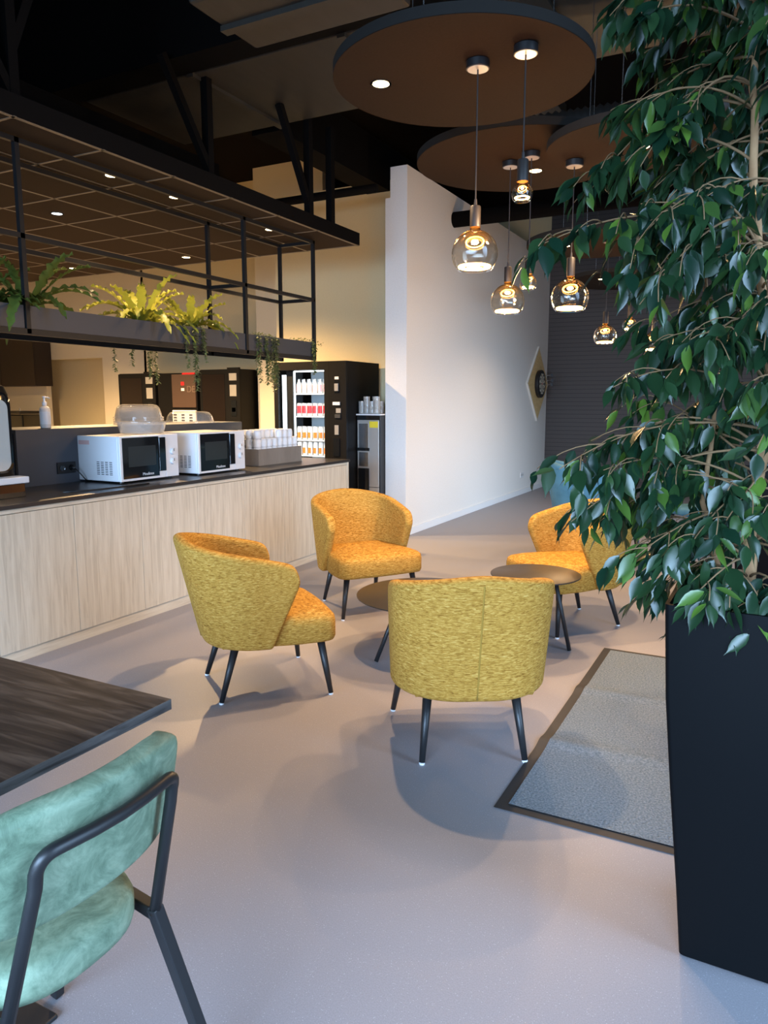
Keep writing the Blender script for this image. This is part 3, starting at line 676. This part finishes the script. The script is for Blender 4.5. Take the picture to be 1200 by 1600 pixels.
pendant('small amber pendant bulb hanging highest, right of the biggest globe', -1.042,3.289,2.998,2.540,2.449,2.362,.046,G4,8)
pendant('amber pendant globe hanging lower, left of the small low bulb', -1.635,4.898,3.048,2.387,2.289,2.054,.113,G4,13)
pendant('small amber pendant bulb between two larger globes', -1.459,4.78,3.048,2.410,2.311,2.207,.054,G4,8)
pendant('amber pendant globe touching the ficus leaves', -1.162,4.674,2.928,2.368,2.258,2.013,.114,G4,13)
G5 = 'farther amber pendants behind the ficus'
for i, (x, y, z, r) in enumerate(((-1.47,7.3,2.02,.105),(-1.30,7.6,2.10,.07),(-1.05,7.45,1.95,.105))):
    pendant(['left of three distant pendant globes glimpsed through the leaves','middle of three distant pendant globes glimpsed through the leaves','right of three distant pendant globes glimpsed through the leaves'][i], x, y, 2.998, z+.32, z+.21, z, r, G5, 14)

# ------------------------------------------------------------------ dartboard on the partition
DY, DZ = 12.42, 1.80
t = thing('wooden_diamond', 'diamond shaped pale wood panel on the white partition', 'panel', (WX+.002,DY,DZ))
s_ = .62
MB().add([(0,-s_,0),(0,0,-s_),(0,s_,0),(0,0,s_),(.03,-s_,0),(.03,0,-s_),(.03,s_,0),(.03,0,s_)], [(3,2,1,0),(4,5,6,7),(0,1,5,4),(1,2,6,5),(2,3,7,6),(3,0,4,7)]).build('board', mat('pale_rim', (.72,.68,.60), .5), t)
e = s_-.035
MB().add([(.031,-e,0),(.031,0,-e),(.031,e,0),(.031,0,e),(.033,-e,0),(.033,0,-e),(.033,e,0),(.033,0,e)], [(4,5,6,7),(0,1,5,4),(1,2,6,5),(2,3,7,6),(3,0,4,7)]).build('wood_face', noisemat('pine_ply', (2,2,9), [(.3,(.62,.42,.17)),(.7,(.74,.53,.25))], .5, 2, 4), t)
t = thing('dartboard', 'round black and cream dartboard mounted on the wooden diamond', 'dartboard', (WX+.036,DY,DZ))
RX = Matrix.Rotation(PI/2,4,'Y')
MB().lathe([(.225,0),(.23,.01),(.23,.055),(.22,.062),(.205,.06)], 48).xf(RX).build('surround', M['black'], t, 'auto')
q = MB()
for k in range(20):
    for (r0, r1, alt) in ((.018,.10,0),(.10,.112,1),(.112,.165,0),(.165,.177,1)):
        q.cur = (k+alt) % 2; a = 2*PI*(k-.5)/20; b_ = 2*PI*(k+.5)/20
        q.add([(.064,r*math.cos(g_),r*math.sin(g_)) for r, g_ in ((r0,a),(r1,a),(r1,b_),(r0,b_))], [(0,1,2,3)])
q.build('scoring_face', [M['black'], mat('cream_sisal', (.72,.66,.52), .8)], t)
MB().lathe([(.018,0.0645),(.0,.065)], 20).xf(RX).build('bull', M['red'], t)
for dy, dz in ((.06,.14),(.10,.055),(.075,-.015)):
    d_ = thing('dart', 'dark dart stuck in the right half of the dartboard', 'dart', (WX+.10,DY+dy,DZ+dz), group='darts in the dartboard')
    MB().tube([(0,0,0),(.03,0,0)], .002, 6).tube([(.03,0,0),(.08,0,.002)], .005, 8).tube([(.08,0,.002),(.13,0,.004)], .002, 6).build('barrel', M['chrome'], d_)
    MB().add([(.12,-.025,.004),(.16,-.025,.004),(.16,.025,.004),(.12,.025,.004),(.12,0,-.02),(.16,0,-.02),(.16,0,.028),(.12,0,.028)], [(0,1,2,3),(4,5,6,7)]).build('flight', M['black'], d_, solid=.002)
t = thing('wall_socket', 'white double socket low on the white partition', 'socket', (WX,11.72,.32))
MB().box((0,-.075,-.04),(.01,.075,.04)).build('cover_plate', M['white'], t, bevel=.002)
for y in (-.036,.036): MB().lathe([(.02,0),(.02,.0015)], 18).xf(RX).build('outlet', M['silver'], t, loc=(.01,y,0))

# ------------------------------------------------------------------ drinks vending machine
VY, VX0, VX1, VH = 7.06, -5.13, -4.165, 1.945; VD = .76
t = thing('vending_machine', 'tall black drinks vending machine with lit glass front beyond the counter', 'vending machine', (0,VY,0))
MB().box((VX1-.02,.03,.02),(VX1,VD,VH)).box((VX0,.03,.02),(VX0+.02,VD,VH)).box((VX0+.02,.03,VH-.03),(VX1-.02,VD,VH)).box((VX0+.02,VD-.02,.02),(VX1-.02,VD,VH-.03)).box((VX0+.02,.03,.02),(VX1-.02,VD-.02,.30)).build('cabinet', M['vendside'], t)
MB().box((-4.385,0,.02),(VX1,.03,VH)).build('control_panel', M['vend'], t, bevel=.003)
cp = t.children[-1]
def cpbox(nm_, x0, x1, z0, z1, m_, th=.004): return MB().box((x0,-th,z0),(x1,0,z1)).build(nm_, m_, cp)
cpbox('display', -4.315,-4.255,1.60,1.735,M['glossblack']); cpbox('card_reader', -4.31,-4.265,1.62,1.70,M['silver'],.012); cpbox('label', -4.31,-4.26,1.745,1.775,M['white'])
cpbox('price_plate', -4.335,-4.245,1.465,1.50,M['white'],.01); cpbox('coin_slot', -4.295,-4.235,1.38,1.43,M['silver'],.006); cpbox('coin_return', -4.31,-4.24,1.325,1.365,M['chrome'],.01)
cpbox('keypad', -4.315,-4.265,1.14,1.245,M['silver'],.006); cpbox('delivery_flap', -4.335,-4.255,.90,1.10,M['glossblack'],.006)
MB().box((VX0,0,VH-.09),(-4.385,.03,VH)).box((VX0,0,.02),(-4.385,.03,.45)).box((VX0,0,.45),(VX0+.055,.03,VH-.09)).box((-4.45,0,.45),(-4.385,.03,VH-.09)).build('door_frame', M['vend'], t)
MB().box((VX0+.055,.010,.45),(-4.45,.014,VH-.09)).build('door_glass', M['glass'], t)
MB().box((-5.055,.06,.50),(-5.005,.09,VH-.14)).build('light_tube', M['led'], t)
MB().box((-4.99,.05,.45),(-4.90,.25,VH-.1)).build('lift_column', M['black'], t)
MB().box((-4.895,.06,.45),(-4.885,.08,VH-.1)).build('light_strip', M['led'], t)
MB().box((-4.88,.05,VH-.11),(-4.45,.07,VH-.095)).build('light_strip', M['led'], t)
MB().box((-4.88,.40,.32),(-4.43,.41,VH-.1)).build('back_lining', mat('white_lining', (.6,.66,.7), .5), t)
SH = [1.60,1.345,1.075,.90,.70]
for z in SH: MB().box((-4.88,.05,z-.018),(-4.43,.40,z-.004)).build('shelf', M['white'], t)
l_ = bpy.data.lights.new('shelf_light', 'AREA'); l_.shape = 'RECTANGLE'; l_.size = .40; l_.size_y = 1.2; l_.energy = 1.0; l_.color = (.85,.93,1.0)
o = bpy.data.objects.new('shelf_light', l_); C.objects.link(o); o.parent = t; o.location = (-4.665,.045,1.3); o.rotation_euler = (PI/2,0,0)
def can_proto(kind):
    nm_, lab, grp, mm, h, r = {'bottle': ('drink_bottle','pale pink bottle on the top shelf of the lit drinks machine','pink bottles in the drinks machine',M['pink'],.16,.028),
        'red': ('drink_can','red and white can on the second shelf of the lit drinks machine','red cans in the drinks machine',M['red'],.145,.029),
        'or': ('drink_can','white can with orange print on the lower shelves of the lit drinks machine','white and orange cans in the drinks machine',M['orange'],.15,.029)}[kind]
    t = thing(nm_, lab, 'bottle' if kind == 'bottle' else 'can', (0,0,0), 0, grp)
    MB().lathe([(r*.85,0),(r,.006),(r,h-.02),(r*.8,h-.004),(r*.8,h)] if kind != 'bottle' else [(r*.9,0),(r,.006),(r,h*.62),(r*.5,h*.85),(r*.42,h*.86),(r*.42,h)], 18).build('can_body' if kind != 'bottle' else 'bottle_body', M['can'], t, 'auto')
    z0, z1 = (.02,.085) if kind == 'or' else (.03,h*.8) if kind == 'red' else (.02,h*.6)
    a0, a1 = (-2.3,-.7) if kind != 'red' else (-2.75,-.4)
    MB().grid(lambda u, v: ((r+.0006)*math.cos(a0+(a1-a0)*u),(r+.0006)*math.sin(a0+(a1-a0)*u), z0+(z1-z0)*v), 8, 1).build('print', mm, t, True)
    return t
for si, kind in ((0,'bottle'),(1,'red'),(2,'or'),(3,'or')):
    pr = can_proto(kind) if si < 3 else None
    if kind == 'or' and si == 2: orp = pr
    src = pr or orp; fst = pr is not None
    for c in range(6):
        for d_ in range(2):
            p = (-4.845+c*.072, VY+.095+d_*.075, SH[si]-.004)
            if fst: src.location = p; fst = False
            else: dup(src, p, random.uniform(-.35,.35))

# water dispenser with tumblers
t = thing('water_dispenser', 'silver and black water dispenser between drinks machine and white partition', 'water dispenser', (-4.015,7.285,0)); t.scale = (.85,1,1)
MB().box((-.165,.012,.02),(.175,.275,1.345)).build('body', M['black'], t, bevel=.004)
MB().box((-.165,0,.55),(.155,.012,1.30)).build('front_panel', M['silver'], t, bevel=.003)
MB().box((-.165,0,.02),(.155,.012,.545)).build('lower_panel', M['silver'], t, bevel=.003)
MB().box((-.165,-.004,1.30),(.175,.012,1.345)).build('control_strip', M['glossblack'], t)
MB().box((-.14,-.003,.98),(.00,.0,1.26)).build('column_cover', M['chrome'], t); MB().box((-.165,-.012,.955),(.02,0,.99)).build('spout_bar', M['glossblack'], t)
MB().box((-.14,-.003,.78),(.00,.0,.94)).build('dispensing_niche', M['chrome'], t); MB().box((-.15,-.014,.46),(.015,0,.76)).build('cup_recess', M['glossblack'], t, bevel=.004)
MB().box((.02,-.0035,1.215),(.145,.0,1.285)).build('notice', M['yellowlabel'], t)
MB().box((-.185,-.01,1.352),(.175,.27,1.367)).build('top_tray', M['white'], t)
MB().box((-.15,.02,1.345),(.15,.25,1.352)).build('tray_foot', M['black'], t)
def tumbler():
    t = tag(MB().lathe([(.030,0),(.033,.002),(.037,.088),(.0352,.088),(.0315,.008),(.002,.007)], 22, cap1=False).build('tumbler', M['tumbler'], None, 'auto'), 'clear tumbler stacked on the tray of the water dispenser', 'glass', 'clear tumblers on the water dispenser'); return t
tp = tumbler(); fst = True
for (dx, dy, n_) in ((-.13,.05,2),(-.055,.05,3),(.02,.05,2),(.095,.05,3),(-.13,.14,2),(-.055,.14,2),(.02,.14,3),(.10,.14,2)):
    for k in range(n_):
        p = (-4.015+dx*.85, 7.285+dy, 1.3675+k*.052)
        if fst: tp.location = p; fst = False
        else: dup(tp, p)

# back row of dark machines in the kitchen
def snack_machine(label, x0, x1, zt, seed, body='vend'):
    t = thing('snack_machine', label, 'vending machine', ((x0+x1)/2,8.4,0), group='dark machines along the kitchen wall'); hw = (x1-x0)/2; k = hw*2
    MB().box((-hw,.02,.02),(hw,.75,zt)).build('cabinet', M[body], t, bevel=.006)
    xs = hw-.30*k
    MB().box((-hw,0,.02),(xs,.02,zt-.01)).build('door', M['vend'], t); MB().box((-hw+.05,-.006,.62),(xs-.05,0,zt-.07)).build('door_glass', M['brownglass'], t, bevel=.003)
    MB().box((xs+.005,-.01,.02),(hw,.02,zt+.02)).build('control_panel', M['vend'], t)
    cp = t.children[-1]
    for nm_, a, b_, z0, z1, m_ in (('display',.06,.24,zt-.16,zt-.06,'silver'),('coin_panel',.07,.23,zt-.38,zt-.22,'silver'),('keypad',.09,.22,zt-.66,zt-.44,'glossblack'),('card_reader',.11,.20,zt-.60,zt-.54,'silver')):
        MB().box((xs+a*k,-.018,z0),(xs+b_*k,-.01,z1)).build(nm_, M[m_], cp)
    return t
snack_machine('dark snack machine on the left of the kitchen wall, behind the dome lids', -9.05,-8.28,1.93,1)
sm = snack_machine('dark snack machine on the right of the kitchen wall, beside the pale recess', -7.42,-6.69,1.96,2)
MB().tube([(-.33,-.03,.86),(-.33,-.06,.90),(.05,-.06,.90),(.05,-.03,.86)], .014, 8).build('bar_handle', M['silver'], sm, True)
t = thing('hot_drinks_machine', 'brown fronted hot drinks machine between the two dark snack machines', 'coffee machine', (-7.80,8.38,0))
MB().box((-.42,.0,.02),(.34,.72,1.92)).build('cabinet', M['vendside'], t, bevel=.006)
MB().box((-.12,-.02,1.42),(.33,0,1.90)).build('fascia', mat('brown_fascia', (.07,.042,.03), .35), t)
MB().box((.09,-.024,1.895),(.33,-.002,1.92)).build('red_top_strip', M['red'], t)
MB().box((.06,-.024,1.74),(.12,-.018,1.79)).build('logo_cup', M['red'], t); MB().box((.06,-.024,1.66),(.12,-.018,1.70)).build('logo_base', M['white'], t)
text('DE', .13, 'lettering', mat('dull_bronze', (.16,.11,.08), .5), t, facing((0,-1,0),(0,0,1),(.245,-.0215,1.68)))
MB().box((-.12,-.035,1.16),(.33,0,1.38)).build('button_panel', M['white'], t, bevel=.01)
bp = t.children[-1]
for bx_ in (-.06,.09,.24):
    for bz in (1.23,1.27,1.31): MB().box((bx_-.03,-.038,bz-.012),(bx_+.03,-.035,bz+.012)).build('button', M['rack'], bp)
# kitchen units far left
t = thing('wall_cupboard', 'dark upper kitchen cupboard at the left edge of the photo', 'cupboard', (-12.42,8.85,1.78))
MB().box((-.95,0,0),(.88,.34,.95)).build('body', mat('dark_brown_lacquer', (.022,.014,.012), .45), t)
for k in range(2): MB().box((-.94+k*.91,-.02,.005),(-.04+k*.915,0,.945)).build('door', mat('dark_brown_door', (.028,.018,.015), .4), t)
t = thing('espresso_bar', 'black espresso machine on the dark kitchen unit at the far left', 'coffee machine', (-12.10,8.6,.92))
MB().box((-.42,.03,.04),(.42,.45,.36)).build('body', M['glossblack'], t, bevel=.02)
MB().box((-.42,-.02,.37),(.42,.45,.42)).build('top_rack', M['black'], t, bevel=.006)
for x in (-.38,.0,.38): MB().tube([(x,.02,.36),(x,.02,.47)], .012, 8).build('knob', M['chrome'], t)
t = thing('kitchen_unit', 'dark lower kitchen unit below the espresso machine', 'cabinet', (-12.0,8.6,0))
MB().box((-.95,0,.02),(.95,.55,.92)).build('body', M['vend'], t)
for k in range(2): MB().box((-.94+k*.95,-.02,.1),(-.01+k*.95,0,.90)).build('door', M['vend'], t)

# ------------------------------------------------------------------ planter with ficus
PX, PY = .012, 2.128
t = thing('planter_box', 'tall black tapered square planter in the right foreground', 'planter', (PX,PY,0), math.radians(-1))
def sq(h_, z, r=.012): return rrect(h_, h_, r, z, 3)
MB().loops([sq(.135,0),sq(.142,.006),sq(.158,.2),sq(.186,.5),sq(.207,.75),sq(.219,.99),sq(.2195,1.0),sq(.210,1.0),sq(.207,.97),sq(.203,.93)], True, False).build('outer_shell', M['planter'], t, 'auto')
MB().loops([sq(.203,.93),sq(.196,.965),sq(.186,.965),sq(.184,.90)], True, True).build('liner', M['black'], t)
rnd = random.Random(21); mb = MB()
for k in range(420):
    b0 = Vector((PX+rnd.uniform(-.17,.17), PY+rnd.uniform(-.17,.17), .905+rnd.uniform(0,.028))); a = rnd.uniform(0,2*PI); d = Vector((math.cos(a),math.sin(a),rnd.uniform(-.3,.5))); s = Vector((-math.sin(a),math.cos(a),rnd.uniform(-.5,.5))); l_ = rnd.uniform(.02,.05)
    mb.add([b0-d*l_*.5, b0+s*l_*.3+Vector((0,0,.006)), b0+d*l_*.5, b0-s*l_*.3+Vector((0,0,.006))], [(0,1,2,3)])
tag(mb.build('dry_leaf_mulch', M['mulch']), 'dry curled leaves and chips covering the planter soil', 'mulch', kind='stuff')

def add_leaf(mb, base, d, nrm, L, W):
    d = d.normalized(); nrm = (nrm - d*nrm.dot(d))
    if nrm.length < 1e-3: nrm = Vector((d.y,-d.x,.1))
    nrm.normalize(); s = d.cross(nrm).normalized(); pet = L*.18
    o = base + d*pet
    V = []; prof = ((0,.04),(.12,.60),(.30,1.0),(.50,.95),(.68,.62),(.80,.24),(.88,.09),(1.0,.0))
    curl = rndf.uniform(.02,.16)
    for u, w_ in prof:
        c = o + d*(L*u) - nrm*(curl*L*u*u)
        V += [c + s*(W*.5*w_) + nrm*(W*.16*w_), c, c - s*(W*.5*w_) + nrm*(W*.16*w_)]
    F = []
    for k in range(len(prof)-1): F += [(3*k,3*k+1,3*k+4,3*k+3),(3*k+1,3*k+2,3*k+5,3*k+4)]
    b0 = len(V); V += [base, base+s*.001, o+s*.001]; F.append((b0, b0+1, b0+2))
    mb.add(V[:b0], F[:-1]); mb.add(V[b0:], [(0,1,2)])
rndf = random.Random(5)
t = thing('ficus_tree', 'tall leafy ficus tree growing from the black planter on the right', 'tree', (PX,PY,.93))
def trunkpath(pts, n=6):
    out = []
    for a, b_ in zip(pts[:-1], pts[1:]):
        for k in range(n): out.append(tuple(lerp(p, q, k/n) + (rndf.uniform(-.004,.004) if 0 < k else 0) for p, q in zip(a, b_)))
    return out + [pts[-1]]
TR = [trunkpath([(-.03,-.02,-.03),(-.05,.0,.25),(-.02,.02,.55),(-.06,.0,.85),(-.10,-.02,1.15),(-.12,-.03,1.5),(-.10,.0,2.0)]),
      trunkpath([(.03,.03,-.03),(.02,.06,.4),(.07,.03,.8),(.05,.05,1.2),(.09,.02,1.6),(.05,.04,2.05)]),
      trunkpath([(-.05,.03,-.03),(-.12,.05,.12),(-.17,.04,.30),(-.15,.08,.6),(-.2,.10,.9)])]
for p, r0, r1 in zip(TR, (.019,.017,.011), (.005,.005,.003)):
    MB().tube(p, [lerp(r0, r1, k/(len(p)-1)) for k in range(len(p))], 10).build('trunk', M['bark'], t, True)
fol = MB(); br = MB()
VR = Vector((.886,.464,0))      # towards the right of the photograph
def crown_r(z):                  # crown radius by height above the soil
    for (z0, r0), (z1, r1) in zip(PR[:-1], PR[1:]):
        if z0 <= z <= z1: return lerp(r0, r1, (z-z0)/(z1-z0))
    return .25
PR = [(0,.22),(.12,.28),(.22,.34),(.40,.42),(.55,.48),(.70,.50),(.85,.47),(.98,.44),(1.12,.45),(1.28,.42),(1.5,.42),(1.8,.40),(2.2,.26)]
def put_leaf(p, out, scale=1):
    d = out*rndf.uniform(.1,.75) + Vector((0,0,-1))*rndf.uniform(.55,1.25) + Vector((rndf.gauss(0,.32), rndf.gauss(0,.32), rndf.gauss(0,.18)))
    nn = out*rndf.uniform(.3,1.0) + Vector((0,0,1))*rndf.uniform(.2,.9) + Vector((rndf.gauss(0,.45), rndf.gauss(0,.45), rndf.gauss(0,.2)))
    L = rndf.uniform(.058,.096)*scale
    add_leaf(fol, p, d, nn, L, L*rndf.uniform(.34,.46))
def branch(p0, az, L, rise, droop, rad, depth=0):
    out = Vector((math.cos(az), math.sin(az), 0)); n = max(5, int(L/.03)); pts = []
    side = Vector((-out.y, out.x, 0)); wig = rndf.uniform(-.12,.12)
    for k in range(n+1):
        u = k/n; pts.append(p0 + out*(L*u) + side*(wig*L*math.sin(u*2.6)) + Vector((0,0,L*(rise*u - droop*u*u))))
    br.tube(pts, [lerp(rad, .0012, k/n) for k in range(n+1)], 6)
    for k in range(n+1):
        u = k/n
        if u > (.34 if depth == 0 else .12):
            for q in range(1 if depth == 0 else (2 if k % 2 else 1)):
                put_leaf(pts[k] + side*rndf.uniform(-.006,.006), (out + side*rndf.choice((-1,1))*rndf.uniform(.3,1.1)).normalized(), 1 if u < .9 else .85)
        if depth == 0 and k > 2 and k % 2 == 0 and u < .93:
            branch(pts[k], az + rndf.choice((-1,1))*rndf.uniform(.5,1.15), L*rndf.uniform(.24,.42)*(1.15-.5*u), rise*.4+rndf.uniform(-.1,.2), droop*.7+rndf.uniform(.1,.5), rad*.5, 1)
LEFT = math.atan2(-.464,-.886)
for k in range(118):
    h = .16 + 2.0*(k+rndf.random())/118
    p = TR[k % 2] ; z0 = max(0, h - .12); i = min(len(p)-1, int(z0/2.0*(len(p)-1))); i = min(range(len(p)), key=lambda q: abs(p[q][2]-z0)); p0 = Vector(p[i])
    a = LEFT + (rndf.triangular(-2.2,2.2,0) if k % 4 else rndf.uniform(-PI,PI))
    R = crown_r(h) * rndf.uniform(.70,1.08); toward_cam = math.cos(a - math.atan2(-2.1,-.0)); R *= (1 - .22*max(0,toward_cam))
    branch(p0, a, max(.12, R), rndf.uniform(.25,.95), rndf.uniform(.35,1.15), .0038)
for h, a, L, ri, dr in ((.52,LEFT+.15,.55,.25,.42),(.45,LEFT-.1,.48,.1,.5),(.30,LEFT+.2,.33,.1,.45),(.26,LEFT-.35,.30,.15,.45),(1.02,LEFT,.56,.35,.45),(.12,LEFT+1.0,.24,.7,.8),(.10,LEFT+1.7,.20,.7,.8),(.16,LEFT+.6,.30,.5,.7)):
    p = TR[0]; i = min(range(len(p)), key=lambda q: abs(p[q][2]-h)); branch(Vector(p[i]), a, L, ri, dr, .004)
br.build('branches', M['leafstem'], t, True)
fol.build('foliage', M['leaf'], t, True)

# second planter and teal seating behind the ficus
t = thing('planter_box', 'second black square planter farther back, behind the ficus leaves', 'planter', (-.02,6.6,0))
MB().loops([sq(.16,0),sq(.165,.01),sq(.24,.97),sq(.24,.98),sq(.225,.98),sq(.22,.90)], True, True).build('outer_shell', M['planter'], t, 'auto')
tc_ = lounge_chair('teal blue velvet armchair behind the right mustard chair', M['teal'], .90, .74); tc_.location = (-1.42,7.15,0); tc_.rotation_euler = (0,0,math.radians(20)-PI/2); tc_.scale = (1.15,1.2,1.08)
def teal_chair(label, x, y, deg):
    t = thing('teal_chair', label, 'chair', (x,y,0), math.radians(deg)-PI/2, 'teal chairs behind the ficus')
    rounded_panel(lambda s, v: -.21 - .07*v + .06*s*s, .22, .50, .84, .1, 'backrest', M['teal'], t, .05)
    so = []
    for z, ins in ((.40,.03),(.405,.005),(.42,0),(.46,0),(.475,.01),(.48,.05)):
        so.append([((.235-ins)*math.copysign(abs(math.cos(a))**.6, math.cos(a)), (.235-ins)*math.copysign(abs(math.sin(a))**.6, math.sin(a)), z) for a in [2*PI*i/40 for i in range(40)]])
    MB().loops(so).build('seat', M['teal'], t, True)
    MB().tube([(-.12,-.2,.43),(-.12,-.235,.56)], .012, 8).tube([(.12,-.2,.43),(.12,-.235,.56)], .012, 8).build('back_support', M['black'], t)
    for sx, sy in ((-1,-1),(1,-1),(-1,1),(1,1)): MB().tube([(.15*sx,.15*sy,.41),(.22*sx,.22*sy,.004)], [.016,.010], 10).build('leg', M['black'], t, True)
teal_chair('teal dining chair facing left, seen through the ficus leaves', -.62,7.85,-140)
teal_chair('farther teal dining chair almost hidden by the ficus', -.05,8.6,-100)
